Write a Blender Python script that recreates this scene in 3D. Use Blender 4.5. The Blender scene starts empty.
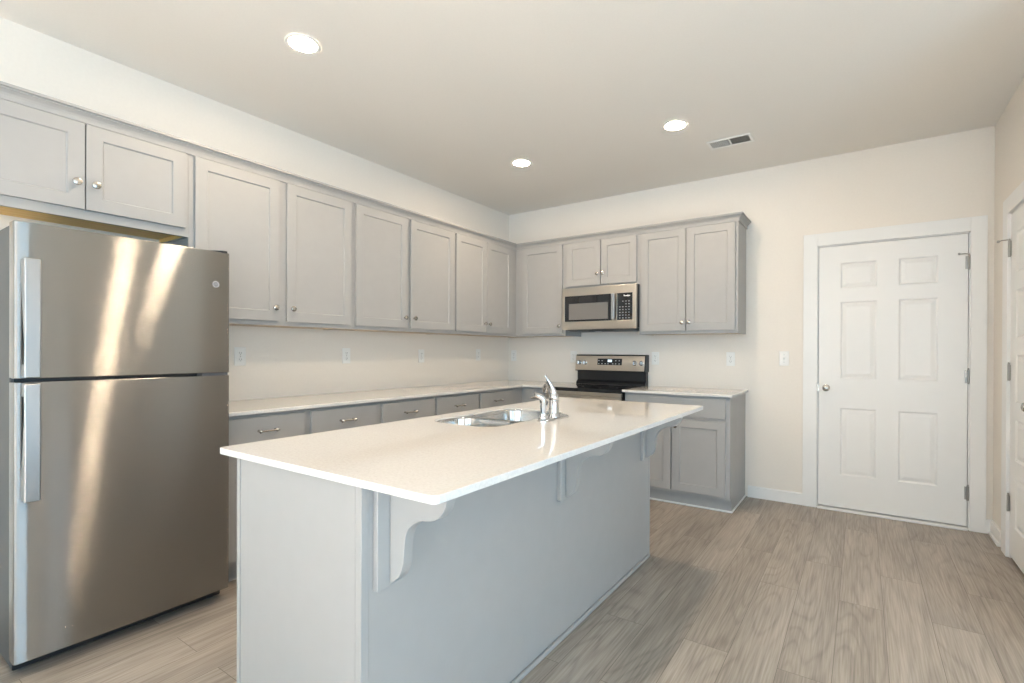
import bpy, math
from mathutils import Matrix, Vector
S = bpy.context.scene
COL = S.collection
PI = math.pi
H, W = 2.789, 4.097                       # ceiling height, x of the wall with the narrow door

# ------------------------------------------------------------------ camera
YAW, PIT, ROL = 0.5902, -0.0024, -0.0036
def make_camera():
    cd = bpy.data.cameras.new('camera'); co = bpy.data.objects.new('camera', cd); COL.objects.link(co)
    c, s = math.cos(YAW), math.sin(YAW); cp, sp = math.cos(PIT), math.sin(PIT); cr, sr = math.cos(ROL), math.sin(ROL)
    fwd0 = Vector((-s, c, 0)); right0 = Vector((c, s, 0)); up0 = Vector((0, 0, 1))
    fwd = fwd0*cp + up0*sp; u = up0*cp - fwd0*sp
    R = cr*right0 - sr*u; U = sr*right0 + cr*u
    m = Matrix((R, U, -fwd)).transposed().to_4x4(); m.translation = (3.347, -4.6032, 1.2358)
    co.matrix_world = m
    cd.sensor_width = 36; cd.lens = 498.53/1024*36
    cd.shift_x = -15.77/1024; cd.shift_y = 11.25/1024; cd.clip_start = 0.02
    S.camera = co
make_camera()

# ------------------------------------------------------------------ light, exposure
S.view_settings.view_transform = 'Standard'; S.view_settings.look = 'None'
S.view_settings.gamma = 1; S.view_settings.use_curve_mapping = False
S.view_settings.exposure = 0.68
SKY = 4.3
LAMP = 190.0
wd = bpy.data.worlds.new('daylight'); S.world = wd; wd.use_nodes = True
wd.node_tree.nodes['Background'].inputs[0].default_value = (0.51, 0.775, 1.0, 1)
wd.node_tree.nodes['Background'].inputs[1].default_value = SKY
try: S.cycles.use_denoising = True
except Exception: pass
sl = bpy.data.lights.new('added_sun', 'SUN'); sl.energy = 85; sl.color = (1, .96, .90); sl.angle = .01  # unseen sunlight, added so its patch on the floor brightens the ceiling
so = bpy.data.objects.new('added_sun', sl); COL.objects.link(so); so.location = (4, -14, 8); so.rotation_euler = Vector((.25, 1, -.95)).to_track_quat('-Z', 'Y').to_euler()
def portal(name, loc, rot, sx, sy):       # daylight sampled through a window opening
    l = bpy.data.lights.new(name, 'AREA'); l.shape = 'RECTANGLE'; l.size = sx; l.size_y = sy
    l.cycles.is_portal = True
    o = bpy.data.objects.new(name, l); COL.objects.link(o); o.location = loc; o.rotation_euler = rot
WIN = dict(rear=[(1.0, 2.6, 0.75, 2.35), (3.2, 5.0, 0.75, 2.35)], side=[(-7.0, -3.5, 0.05, 2.15)])
for x0, x1, z0, z1 in WIN['rear']: portal('daylight', ((x0+x1)/2, -8.06, (z0+z1)/2), (PI/2, 0, 0), x1-x0, z1-z0)
for y0, y1, z0, z1 in WIN['side']: portal('daylight', (6.06, (y0+y1)/2, (z0+z1)/2), (0, PI/2, 0), z1-z0, y1-y0)

# ------------------------------------------------------------------ materials
def srgb(r, g, b): return tuple(((v/255)/12.92 if v/255 <= .04045 else ((v/255+.055)/1.055)**2.4) for v in (r, g, b)) + (1,)
def mat(name, col, rough=.5, metal=0, **kw):
    m = bpy.data.materials.new(name); m.use_nodes = True
    b = m.node_tree.nodes['Principled BSDF']
    b.inputs['Base Color'].default_value = col if len(col) == 4 else (*col, 1)
    b.inputs['Roughness'].default_value = rough; b.inputs['Metallic'].default_value = metal
    for k, v in kw.items(): b.inputs[k.replace('_', ' ')].default_value = v
    return m
def nd(m, t, **kw):
    n = m.node_tree.nodes.new(t)
    for k, v in kw.items(): setattr(n, k, v)
    return n
def lk(m, a, b): m.node_tree.links.new(a, b)
def bsdf(m): return m.node_tree.nodes['Principled BSDF']
def tint(m, col, amount, scale, detail=3):                # faint procedural mottling + bump
    tc = nd(m, 'ShaderNodeTexCoord'); n = nd(m, 'ShaderNodeTexNoise'); n.inputs['Scale'].default_value = scale; n.inputs['Detail'].default_value = detail
    lk(m, tc.outputs['Object'], n.inputs['Vector'])
    r = nd(m, 'ShaderNodeValToRGB'); e = r.color_ramp.elements
    e[0].position = .3; e[1].position = .7
    e[0].color = tuple(c*(1-amount) for c in col[:3]) + (1,); e[1].color = tuple(min(1, c*(1+amount)) for c in col[:3]) + (1,)
    lk(m, n.outputs['Fac'], r.inputs['Fac']); lk(m, r.outputs['Color'], bsdf(m).inputs['Base Color'])
    return n
def bump(m, n, strength, dist=.002):
    b = nd(m, 'ShaderNodeBump'); b.inputs['Strength'].default_value = strength; b.inputs['Distance'].default_value = dist
    lk(m, n.outputs['Fac'], b.inputs['Height']); lk(m, b.outputs['Normal'], bsdf(m).inputs['Normal'])

WALLC = (.81, .752, .68)
M = {}
M['wall'] = mat('wall_paint', WALLC, .6); bump(M['wall'], tint(M['wall'], WALLC, .01, 60), .05)
M['ceil'] = mat('ceiling_paint', (.80, .77, .725), .85); bump(M['ceil'], tint(M['ceil'], (.80, .77, .725), .01, 90), .08)
M['trim'] = mat('white_trim_paint', (.82, .81, .79), .35); tint(M['trim'], (.82, .81, .79), .006, 8)
M['cab'] = mat('grey_cabinet_paint', (.37, .360, .346), .42); tint(M['cab'], (.37, .360, .346), .015, 14)
M['kick'] = mat('toe_kick_paint', (.36, .355, .345), .45); tint(M['kick'], (.36, .355, .345), .02, 20)
M['ply'] = mat('birch_plywood', (.62, .36, .12), .5)
def ply():
    m = M['ply']; tc = nd(m, 'ShaderNodeTexCoord'); mp = nd(m, 'ShaderNodeMapping'); mp.inputs['Scale'].default_value = (3, 40, 40)
    n = nd(m, 'ShaderNodeTexNoise'); n.inputs['Scale'].default_value = 1.6; n.inputs['Detail'].default_value = 5
    lk(m, tc.outputs['Object'], mp.inputs['Vector']); lk(m, mp.outputs['Vector'], n.inputs['Vector'])
    r = nd(m, 'ShaderNodeValToRGB'); r.color_ramp.elements[0].color = (.82, .48, .12, 1); r.color_ramp.elements[1].color = (.94, .67, .25, 1)
    r.color_ramp.elements[0].position = .3; r.color_ramp.elements[1].position = .7
    lk(m, n.outputs['Fac'], r.inputs['Fac']); lk(m, r.outputs['Color'], bsdf(m).inputs['Base Color'])
ply()
M['pale_ply'] = mat('pale_underside_wood', (.55, .43, .30), .5); tint(M['pale_ply'], (.55, .43, .30), .08, 25)
M['nickel'] = mat('brushed_nickel', (.48, .45, .41), .22, 1)
M['chrome'] = mat('chrome', (.62, .62, .63), .08, 1)
M['hinge'] = mat('satin_hinge_metal', (.38, .36, .33), .35, 1)
M['black'] = mat('black_plastic', (.012, .012, .013), .35)
M['dark'] = mat('dark_grey_metal', (.10, .10, .105), .45)
M['glass'] = mat('black_glass', (.008, .008, .009), .06, 0, Coat_Weight=.5)
M['mesh'] = mat('window_mesh', (.17, .16, .15), .3)
M['white'] = mat('white_plastic', (.84, .83, .80), .35)
M['slot'] = mat('dark_slot', (.05, .05, .05), .5)
M['mark'] = mat('white_print', (.75, .75, .75), .5)
M['greyp2'] = mat('silver_print', (.52, .52, .52), .4)
M['greyp'] = mat('grey_print', (.30, .30, .30), .5)
M['fridge_side'] = mat('grey_textured_steel', (.075, .077, .076), .5); bump(M['fridge_side'], tint(M['fridge_side'], (.075, .077, .076), .06, 300), .1)
def steel(name, col, rough, aniso, rot, bumpy=0.0, brush=0.0):
    m = mat(name, col, rough, 1); b = bsdf(m)
    b.inputs['Anisotropic'].default_value = aniso; b.inputs['Anisotropic Rotation'].default_value = rot
    t = nd(m, 'ShaderNodeTangent', direction_type='RADIAL', axis='Z'); lk(m, t.outputs['Tangent'], b.inputs['Tangent'])
    tc = nd(m, 'ShaderNodeTexCoord'); mp = nd(m, 'ShaderNodeMapping'); mp.inputs['Scale'].default_value = (2, 2, 260)
    n = nd(m, 'ShaderNodeTexNoise'); n.inputs['Scale'].default_value = 3; n.inputs['Detail'].default_value = 4
    lk(m, tc.outputs['Object'], mp.inputs['Vector']); lk(m, mp.outputs['Vector'], n.inputs['Vector'])
    mr = nd(m, 'ShaderNodeMapRange'); mr.inputs['To Min'].default_value = rough*.96; mr.inputs['To Max'].default_value = rough*1.04
    lk(m, n.outputs['Fac'], mr.inputs['Value']); lk(m, mr.outputs['Result'], b.inputs['Roughness'])
    if brush:                                             # horizontal brush marks: normals scattered up and down the sheet
        ge = nd(m, 'ShaderNodeNewGeometry'); wn = nd(m, 'ShaderNodeTexWhiteNoise', noise_dimensions='3D'); lk(m, tc.outputs['Object'], wn.inputs['Vector'])
        su = nd(m, 'ShaderNodeMath', operation='SUBTRACT'); su.inputs[1].default_value = 1; wc = nd(m, 'ShaderNodeSeparateColor'); lk(m, wn.outputs['Color'], wc.inputs[0]); w2 = nd(m, 'ShaderNodeMath', operation='ADD'); lk(m, wc.outputs[0], w2.inputs[0]); lk(m, wc.outputs[1], w2.inputs[1]); lk(m, w2.outputs[0], su.inputs[0])
        hf = nd(m, 'ShaderNodeMath', operation='MULTIPLY'); hf.inputs[1].default_value = .5; lk(m, su.outputs[0], hf.inputs[0])
        sc = nd(m, 'ShaderNodeVectorMath', operation='SCALE'); sc.inputs[0].default_value = (0, .05, 1); mu = nd(m, 'ShaderNodeMath', operation='MULTIPLY'); mu.inputs[1].default_value = brush
        lk(m, hf.outputs[0], mu.inputs[0]); lk(m, mu.outputs[0], sc.inputs['Scale'])
        ad = nd(m, 'ShaderNodeVectorMath', operation='ADD'); lk(m, ge.outputs['Normal'], ad.inputs[0]); lk(m, sc.outputs[0], ad.inputs[1])
        no = nd(m, 'ShaderNodeVectorMath', operation='NORMALIZE'); lk(m, ad.outputs[0], no.inputs[0]); lk(m, no.outputs[0], b.inputs['Normal'])
    if bumpy:
        n2 = nd(m, 'ShaderNodeTexNoise'); n2.inputs['Scale'].default_value = 2.2; n2.inputs['Detail'].default_value = 1
        lk(m, tc.outputs['Object'], n2.inputs['Vector']); bump(m, n2, bumpy, .02)
    return m
M['steel'] = steel('brushed_steel', (.35, .34, .325), .14, .8, .25, 0, 1.68)
M['steel2'] = steel('range_steel', (.62, .57, .50), .28, .6, .25)
M['sinksteel'] = steel('sink_steel', (.52, .505, .485), .15, .5, .25)
M['handle'] = mat('handle_steel', (.44, .44, .44), .36, 1)
M['lens'] = mat('lit_lens', (1, .93, .82), .5); bsdf(M['lens']).inputs['Emission Color'].default_value = (1.0, .80, .58, 1); bsdf(M['lens']).inputs['Emission Strength'].default_value = LAMP
M['disp'] = mat('clock_display', (.3, .35, .38), .3); bsdf(M['disp']).inputs['Emission Color'].default_value = (.75, .9, 1, 1); bsdf(M['disp']).inputs['Emission Strength'].default_value = .8

def quartz():
    m = mat('white_quartz', (.80, .77, .725), .045); b = bsdf(m)
    tc = nd(m, 'ShaderNodeTexCoord')
    n = nd(m, 'ShaderNodeTexNoise'); n.inputs['Scale'].default_value = 130; n.inputs['Detail'].default_value = 2
    v = nd(m, 'ShaderNodeTexVoronoi'); v.inputs['Scale'].default_value = 95
    for q in (n, v): lk(m, tc.outputs['Object'], q.inputs['Vector'])
    r = nd(m, 'ShaderNodeValToRGB'); e = r.color_ramp.elements
    e[0].position = .30; e[0].color = (.655, .625, .59, 1); e[1].position = .62; e[1].color = (.715, .69, .655, 1)
    lk(m, n.outputs['Fac'], r.inputs['Fac'])
    lt = nd(m, 'ShaderNodeMath', operation='LESS_THAN'); lt.inputs[1].default_value = .11; lk(m, v.outputs['Distance'], lt.inputs[0])
    n3 = nd(m, 'ShaderNodeTexNoise'); n3.inputs['Scale'].default_value = 40; lk(m, tc.outputs['Object'], n3.inputs['Vector'])
    g = nd(m, 'ShaderNodeMath', operation='GREATER_THAN'); g.inputs[1].default_value = .58; lk(m, n3.outputs['Fac'], g.inputs[0])
    mu = nd(m, 'ShaderNodeMath', operation='MULTIPLY'); lk(m, lt.outputs[0], mu.inputs[0]); lk(m, g.outputs[0], mu.inputs[1])
    mx = nd(m, 'ShaderNodeMixRGB'); mx.inputs['Color2'].default_value = (.50, .45, .39, 1)
    lk(m, mu.outputs[0], mx.inputs['Fac']); lk(m, r.outputs['Color'], mx.inputs['Color1']); lk(m, mx.outputs['Color'], b.inputs['Base Color'])
    return m
M['quartz'] = quartz()

def planks():
    m = mat('vinyl_planks', (.3, .25, .2), .38); b = bsdf(m)
    tc = nd(m, 'ShaderNodeTexCoord'); sx = nd(m, 'ShaderNodeSeparateXYZ'); lk(m, tc.outputs['Object'], sx.inputs[0])
    cb = nd(m, 'ShaderNodeCombineXYZ'); lk(m, sx.outputs['Y'], cb.inputs['X']); lk(m, sx.outputs['X'], cb.inputs['Y'])
    br = nd(m, 'ShaderNodeTexBrick', offset=.37, offset_frequency=2, squash=1)
    br.inputs['Color1'].default_value = (0, 0, 0, 1); br.inputs['Color2'].default_value = (1, 1, 1, 1); br.inputs['Mortar'].default_value = (.5, .5, .5, 1)
    br.inputs['Scale'].default_value = 1; br.inputs['Brick Width'].default_value = 1.22; br.inputs['Row Height'].default_value = .181
    br.inputs['Mortar Size'].default_value = .0011; br.inputs['Mortar Smooth'].default_value = .1; br.inputs['Bias'].default_value = 0
    lk(m, cb.outputs[0], br.inputs['Vector'])
    rnd = nd(m, 'ShaderNodeSeparateColor'); lk(m, br.outputs['Color'], rnd.inputs[0])
    w = nd(m, 'ShaderNodeMath', operation='MULTIPLY'); w.inputs[1].default_value = 37; lk(m, rnd.outputs['Red'], w.inputs[0])
    def noise(scale, detail, sc, wsrc, dist=0):
        mp = nd(m, 'ShaderNodeMapping'); mp.inputs['Scale'].default_value = sc; lk(m, tc.outputs['Object'], mp.inputs['Vector'])
        n = nd(m, 'ShaderNodeTexNoise', noise_dimensions='4D'); n.inputs['Scale'].default_value = scale; n.inputs['Detail'].default_value = detail; n.inputs['Distortion'].default_value = dist
        lk(m, mp.outputs[0], n.inputs['Vector']); lk(m, wsrc, n.inputs['W']); return n
    base = noise(1, 1.5, (4.2, .5, 1), w.outputs[0], .25)              # cathedral field
    k = nd(m, 'ShaderNodeMath', operation='MULTIPLY'); k.inputs[1].default_value = 120; lk(m, base.outputs['Fac'], k.inputs[0])
    si = nd(m, 'ShaderNodeMath', operation='SINE'); lk(m, k.outputs[0], si.inputs[0])
    ring = nd(m, 'ShaderNodeMapRange'); ring.inputs['From Min'].default_value = -1; ring.inputs['From Max'].default_value = 1; lk(m, si.outputs[0], ring.inputs['Value'])
    pw = nd(m, 'ShaderNodeMath', operation='POWER'); pw.inputs[1].default_value = 5; lk(m, ring.outputs[0], pw.inputs[0])
    fine = noise(1, 5, (150, 4.5, 1), w.outputs[0])
    broad = noise(1, 2, (9, 1.3, 1), w.outputs[0])
    def mul(a, f):
        q = nd(m, 'ShaderNodeMath', operation='MULTIPLY'); q.inputs[1].default_value = f; lk(m, a, q.inputs[0]); return q.outputs[0]
    def add(a, c):
        q = nd(m, 'ShaderNodeMath', operation='ADD'); lk(m, a, q.inputs[0]); lk(m, c, q.inputs[1]); return q.outputs[0]
    t = add(add(mul(rnd.outputs['Red'], .17), mul(broad.outputs['Fac'], .50)), add(mul(fine.outputs['Fac'], .80), mul(pw.outputs[0], -.10)))
    r = nd(m, 'ShaderNodeValToRGB'); e = r.color_ramp.elements
    e[0].position = .25; e[0].color = srgb(94, 87, 80); e[1].position = .95; e[1].color = srgb(180, 169, 157)
    a = r.color_ramp.elements.new(.58); a.color = srgb(141, 131, 120)
    lk(m, t, r.inputs['Fac'])
    mx = nd(m, 'ShaderNodeMixRGB'); mx.inputs['Color2'].default_value = srgb(84, 74, 64); lk(m, mul(br.outputs['Fac'], .75), mx.inputs['Fac'])
    lk(m, r.outputs['Color'], mx.inputs['Color1']); lk(m, mx.outputs['Color'], b.inputs['Base Color'])
    bp = nd(m, 'ShaderNodeBump'); bp.inputs['Strength'].default_value = .12; bp.inputs['Distance'].default_value = .002
    lk(m, add(mul(fine.outputs['Fac'], .5), mul(br.outputs['Fac'], -1.5)), bp.inputs['Height']); lk(m, bp.outputs['Normal'], b.inputs['Normal'])
    return m
M['floor'] = planks()

# ------------------------------------------------------------------ mesh helpers
class MB:
    def __init__(s): s.v = []; s.f = []
    def add(s, vs, fs):
        o = len(s.v); s.v += [tuple(v) for v in vs]; s.f += [tuple(i+o for i in f) for f in fs]; return s
    def box(s, x0, x1, y0, y1, z0, z1):
        return s.add([(x0,y0,z0),(x1,y0,z0),(x1,y1,z0),(x0,y1,z0),(x0,y0,z1),(x1,y0,z1),(x1,y1,z1),(x0,y1,z1)],
                     [(0,3,2,1),(4,5,6,7),(0,1,5,4),(1,2,6,5),(2,3,7,6),(3,0,4,7)])
    def prism(s, pts, axis, a, b):            # 2D outline extruded along axis 0/1/2 from a to b
        def P(q, t): return {0: (t, q[0], q[1]), 1: (q[0], t, q[1]), 2: (q[0], q[1], t)}[axis]
        n = len(pts)
        return s.add([P(q, a) for q in pts]+[P(q, b) for q in pts],
                     [tuple(range(n))[::-1], tuple(range(n, 2*n))]+[(i, (i+1) % n, n+(i+1) % n, n+i) for i in range(n)])
    def lathe(s, prof, c=(0,0,0), axis='z', n=24):   # prof: (r, h) from bottom to top
        vs = []; fs = []
        for r, h in prof:
            for i in range(n):
                a = 2*PI*i/n; p = (r*math.cos(a), r*math.sin(a), h)
                if axis == '-y': p = (p[0], -p[2], p[1])
                if axis == '-x': p = (-p[2], p[1], p[0])
                if axis == '-z': p = (p[0], -p[1], -p[2])
                vs.append((c[0]+p[0], c[1]+p[1], c[2]+p[2]))
        m = len(prof)
        for j in range(m-1):
            for i in range(n): fs.append((j*n+i, j*n+(i+1) % n, (j+1)*n+(i+1) % n, (j+1)*n+i))
        fs.append(tuple(range(n))[::-1]); fs.append(tuple((m-1)*n+i for i in range(n)))
        return s.add(vs, fs)
    def tube(s, pts, rad, n=14):
        pts = [Vector(p) for p in pts]; rad = rad if isinstance(rad, (list, tuple)) else [rad]*len(pts)
        vs = []; fs = []; ref = None
        for k, p in enumerate(pts):
            t = (pts[min(k+1, len(pts)-1)]-pts[max(k-1, 0)]).normalized()
            if ref is None: ref = Vector((0,0,1)) if abs(t.z) < .8 else Vector((1,0,0))
            u = t.cross(ref).normalized(); w = u.cross(t).normalized(); ref = w
            r = rad[k]; ru, rw = r if isinstance(r, tuple) else (r, r)
            for i in range(n):
                a = 2*PI*i/n; vs.append(p+u*ru*math.cos(a)+w*rw*math.sin(a))
        for k in range(len(pts)-1):
            for i in range(n): fs.append((k*n+i, k*n+(i+1) % n, (k+1)*n+(i+1) % n, (k+1)*n+i))
        fs.append(tuple(range(n))[::-1]); fs.append(tuple((len(pts)-1)*n+i for i in range(n)))
        return s.add(vs, fs)
    def shaker(s, x0, x1, z0, z1, yb, t=.019, rail=.061, rec=.008):   # frame-and-panel front facing -y
        yf = yb-t; yr = yf+rec; a = rail; b = rail+.004
        o = [(x0,z0),(x1,z0),(x1,z1),(x0,z1)]; i1 = [(x0+a,z0+a),(x1-a,z0+a),(x1-a,z1-a),(x0+a,z1-a)]; i2 = [(x0+b,z0+b),(x1-b,z0+b),(x1-b,z1-b),(x0+b,z1-b)]
        vs = [(x,yb,z) for x,z in o]+[(x,yf,z) for x,z in o]+[(x,yf,z) for x,z in i1]+[(x,yr,z) for x,z in i2]
        fs = [(3,2,1,0),(12,13,14,15)]
        for k in range(4):
            n = (k+1) % 4; fs += [(k,n,4+n,4+k),(4+k,4+n,8+n,8+k),(8+k,8+n,12+n,12+k)]
        return s.add(vs, fs)
    def build(s, name, m, parent=None, bevel=0, smooth=False, seg=2):
        me = bpy.data.meshes.new(name); me.from_pydata(s.v, [], s.f); me.update()
        import bmesh
        bm = bmesh.new(); bm.from_mesh(me); bmesh.ops.recalc_face_normals(bm, faces=bm.faces); bm.to_mesh(me); bm.free()
        me.materials.append(m)
        if smooth:
            me.shade_smooth(); me.set_sharp_from_angle(angle=math.radians(40))
        o = bpy.data.objects.new(name, me); COL.objects.link(o)
        if parent: o.parent = parent
        if bevel:
            b = o.modifiers.new('edge', 'BEVEL'); b.width = bevel; b.segments = seg; b.limit_method = 'ANGLE'; b.angle_limit = math.radians(35)
        return o
def tag(o, label, cat, group=None):
    o['label'] = label; o['category'] = cat
    if group: o['group'] = group
    return o
def thing(name, label, cat, loc=(0,0,0), rz=0, group=None):
    o = bpy.data.objects.new(name, None); COL.objects.link(o); o.empty_display_size = .1
    o.location = loc; o.rotation_euler = (0, 0, rz)
    return tag(o, label, cat, group)
def struct(o): o['kind'] = 'structure'; return o
def copy_tree(o, parent=None):
    c = o.copy(); COL.objects.link(c)
    if parent: c.parent = parent
    for ch in list(o.children): copy_tree(ch, c)
    return c

# ------------------------------------------------------------------ room shell
struct(MB().box(-.3, 6.3, -8.3, .3, -.1, 0).build('floor', M['floor']))
struct(MB().box(-.3, 6.3, -8.3, .3, H, H+.1).build('ceiling', M['ceil']))
struct(MB().box(-.12, 0, -8.12, .12, 0, H).build('wall_left', M['wall']))
DX0, DX1, DZ = 3.058, 3.966, 2.076                       # opening of the six-panel door
JX0, JX1 = DX0-.022, DX1+.022
struct(MB().box(0, JX0, 0, .12, 0, H).box(JX1, W+.12, 0, .12, 0, H).box(JX0, JX1, 0, .12, DZ+.022, H).build('wall_back', M['wall']))
PY0, PY1, PZ = -.475, -1.137, 2.076                      # opening of the narrow door
struct(MB().box(W, W+.12, PY0+.022, 0, 0, H).box(W, W+.12, -1.9, PY1-.022, 0, H).box(W, W+.12, PY1-.022, PY0+.022, PZ+.022, H)
       .box(W+.12, 6.12, -1.9, -1.78, 0, H).build('wall_right', M['wall']))
wy0, wy1, wz0, wz1 = WIN['side'][0]
struct(MB().box(6, 6.12, wy1, -1.9, 0, H).box(6, 6.12, -8.12, wy0, 0, H).box(6, 6.12, wy0, wy1, wz1, H).box(6, 6.12, wy0, wy1, 0, wz0).build('wall_side', M['wall']))
a, b = WIN['rear']
mb = MB().box(0, a[0], -8.12, -8, 0, H).box(a[1], b[0], -8.12, -8, 0, H).box(b[1], 6.0, -8.12, -8, 0, H)
for q in (a, b): mb.box(q[0], q[1], -8.12, -8, 0, q[2]).box(q[0], q[1], -8.12, -8, q[3], H)
struct(mb.build('wall_rear', M['wall']))
# baseboards
struct(MB().box(2.541, 2.954, -.014, 0, 0, .088).prism([(-.014,.088),(-.006,.096),(0,.096),(0,.088)], 0, 2.541, 2.954).build('baseboard_back', M['trim']))
struct(MB().box(4.058, W-.014, -.014, 0, 0, .096).build('trim_1', M['trim']))
struct(MB().box(W-.014, W, -.283, -.0005, 0, .096).box(W-.026, W-.014, -.283, -.0005, 0, .016).build('baseboard_right', M['trim']))

def recessed_panel(mb, x0, x1, z0, z1, yf):            # moulded raised field set in a door face (yf) facing -y
    steps = [(0, 0), (.010, .007), (.016, .007), (.040, .0015), (.043, .0015)]
    rings = []
    for ins, dep in steps: rings.append([(x0+ins, yf+dep, z0+ins), (x1-ins, yf+dep, z0+ins), (x1-ins, yf+dep, z1-ins), (x0+ins, yf+dep, z1-ins)])
    vs = [p for r in rings for p in r]; fs = []
    for j in range(len(rings)-1):
        for k in range(4): fs.append((j*4+k, j*4+(k+1) % 4, (j+1)*4+(k+1) % 4, (j+1)*4+k))
    fs.append(tuple(range(len(vs)-4, len(vs)))); mb.add(vs, fs)
def panel_leaf(w, h, t, panels):                        # slab with holes: front face gridded around panels
    mb = MB(); xs = sorted({0, w, *[q for p in panels for q in p[:2]]}); zs = sorted({0, h, *[q for p in panels for q in p[2:]]})
    for i in range(len(xs)-1):
        for j in range(len(zs)-1):
            cx, cz = (xs[i]+xs[i+1])/2, (zs[j]+zs[j+1])/2
            if any(p[0] < cx < p[1] and p[2] < cz < p[3] for p in panels): continue
            mb.add([(xs[i],0,zs[j]),(xs[i+1],0,zs[j]),(xs[i+1],0,zs[j+1]),(xs[i],0,zs[j+1])], [(0,1,2,3)])
    for p in panels: recessed_panel(mb, *p, 0)
    mb.add([(0,0,0),(w,0,0),(w,0,h),(0,0,h),(0,t,0),(w,t,0),(w,t,h),(0,t,h)], [(4,7,6,5),(0,4,5,1),(1,5,6,2),(2,6,7,3),(3,7,4,0)])
    return mb
def knob_lathe(): return [(r*.86, h) for r, h in [(.031,0),(.031,.006),(.026,.010),(.012,.013),(.011,.032),(.020,.038),(.027,.048),(.028,.056),(.024,.064),(.012,.068),(.0,.0685)]]
def hinge(mb, x, z, y):                                 # barrel + leaf, in door local frame
    mb.lathe([(.0065, -.05), (.0065, .05)], (x, y-.006, z), 'z', 12)
    mb.lathe([(.003, .05), (.0055, .053), (.0055, .058), (.002, .061)], (x, y-.006, z), 'z', 10)
    mb.box(x-.018, x+.018, y-.002, y, z-.045, z+.045)
# --- door 1: six panels, on the back wall
d1 = thing('door_1', 'white six-panel interior door in the back wall, closed', 'door', (DX0, 0, 0)); struct(d1)
lw = DX1-DX0
ox = DX0
pn = []
for xa, xb in ((3.208, 3.440), (3.574, 3.800)):
    for za, zb in ((1.737, 1.935), (1.032, 1.632), (.280, .803)): pn.append((xa-ox-.004, xb-ox-.004, za-.025, zb-.025))
lf = panel_leaf(lw-.008, DZ-.030, .04, pn).build('door_leaf', M['trim'], d1); lf.location = (.004, -.002, .026)
MB().lathe(knob_lathe(), (3.114-ox, -.002, .957), '-y').build('door_knob', M['nickel'], d1, smooth=True)
MB().box(-.0035, .006, -.006, .004, .93, .985).build('latch_plate', M['nickel'], d1)
for z in (1.868, 1.07, .258):
    m_ = MB(); hinge(m_, lw-.001, z, -.004); hg = m_.build('hinge', M['hinge'], d1, smooth=True)
    if z > 1.8:
        MB().tube([(lw-.001, -.012, z+.055), (lw-.02, -.045, z+.057), (lw-.055, -.05, z+.057)], .0035, 8).lathe([(.007,0),(.008,.006),(.006,.012)], (lw-.058, -.046, z+.057), '-y', 10).build('hinge_stop', M['hinge'], hg, smooth=True)
MB().box(-.022, 0, -.002, .12, 0, DZ+.022).box(lw, lw+.022, -.002, .12, 0, DZ+.022).box(-.022, lw+.022, -.002, .12, DZ, DZ+.022)\
    .box(0, .03, .042, .1, 0, DZ).box(lw-.03, lw, .042, .1, 0, DZ).box(0, lw, .042, .1, DZ-.03, DZ).box(0, lw, .042, .1, 0, .06).build('door_jamb', M['trim'], d1)  # low bar behind the leaf is added to block daylight under the door
MB().box(-.105, -.007, -.019, 0, 0, DZ+.105).box(lw+.007, lw+.094, -.019, 0, 0, DZ+.105).box(-.007, lw+.007, -.019, 0, DZ+.007, DZ+.105).build('door_casing', M['trim'], d1, bevel=.0015)
MB().box(0, lw, -.034, .12, 0, .017).build('threshold', M['trim'], d1, bevel=.004)
# --- door 2: narrow five-panel door on the right wall (local x runs toward -y of the room)
d2 = thing('door_2', 'narrow white panelled door on the right wall, mostly out of view', 'door', (W, PY0, 0), -PI/2); struct(d2)
lw2 = PY0-PY1
pn = [(.118, lw2-.126, za, zb) for za, zb in ((.19, .49), (.59, .83), (.93, 1.21), (1.31, 1.59), (1.69, 1.93))]
lf = panel_leaf(lw2-.008, PZ-.022, .04, pn).build('door_leaf', M['trim'], d2); lf.location = (.004, -.002, .018)
MB().lathe(knob_lathe(), (lw2-.062, -.002, .96), '-y').build('door_knob', M['nickel'], d2, smooth=True)
for z in (1.868, 1.12, .33):
    m_ = MB(); hinge(m_, .001, z, -.004); hg = m_.build('hinge', M['hinge'], d2, smooth=True)
    if z > 1.8:
        MB().tube([(.001, -.012, z+.055), (-.02, -.04, z+.057), (-.05, -.05, z+.057)], .0035, 8).lathe([(.007,0),(.008,.006),(.006,.012)], (-.052, -.046, z+.057), '-y', 10).build('hinge_stop', M['hinge'], hg, smooth=True)
MB().box(-.022, 0, -.002, .12, 0, PZ+.022).box(lw2, lw2+.022, -.002, .12, 0, PZ+.022).box(-.022, lw2+.022, -.002, .12, PZ, PZ+.022)\
    .box(0, .03, .042, .1, 0, PZ).box(lw2-.03, lw2, .042, .1, 0, PZ).box(0, lw2, .042, .1, PZ-.03, PZ).box(0, lw2, .1, .11, 0, PZ).box(0, lw2, .042, .1, 0, .06).build('door_jamb', M['trim'], d2)  # unseen back sheet and low bar added to keep outside light from leaking in
MB().box(-.125, -.007, -.019, 0, 0, PZ+.105).box(lw2+.007, lw2+.1, -.019, 0, 0, PZ+.105).box(-.007, lw2+.007, -.019, 0, PZ+.007, PZ+.105).build('door_casing', M['trim'], d2, bevel=.0015)

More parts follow.
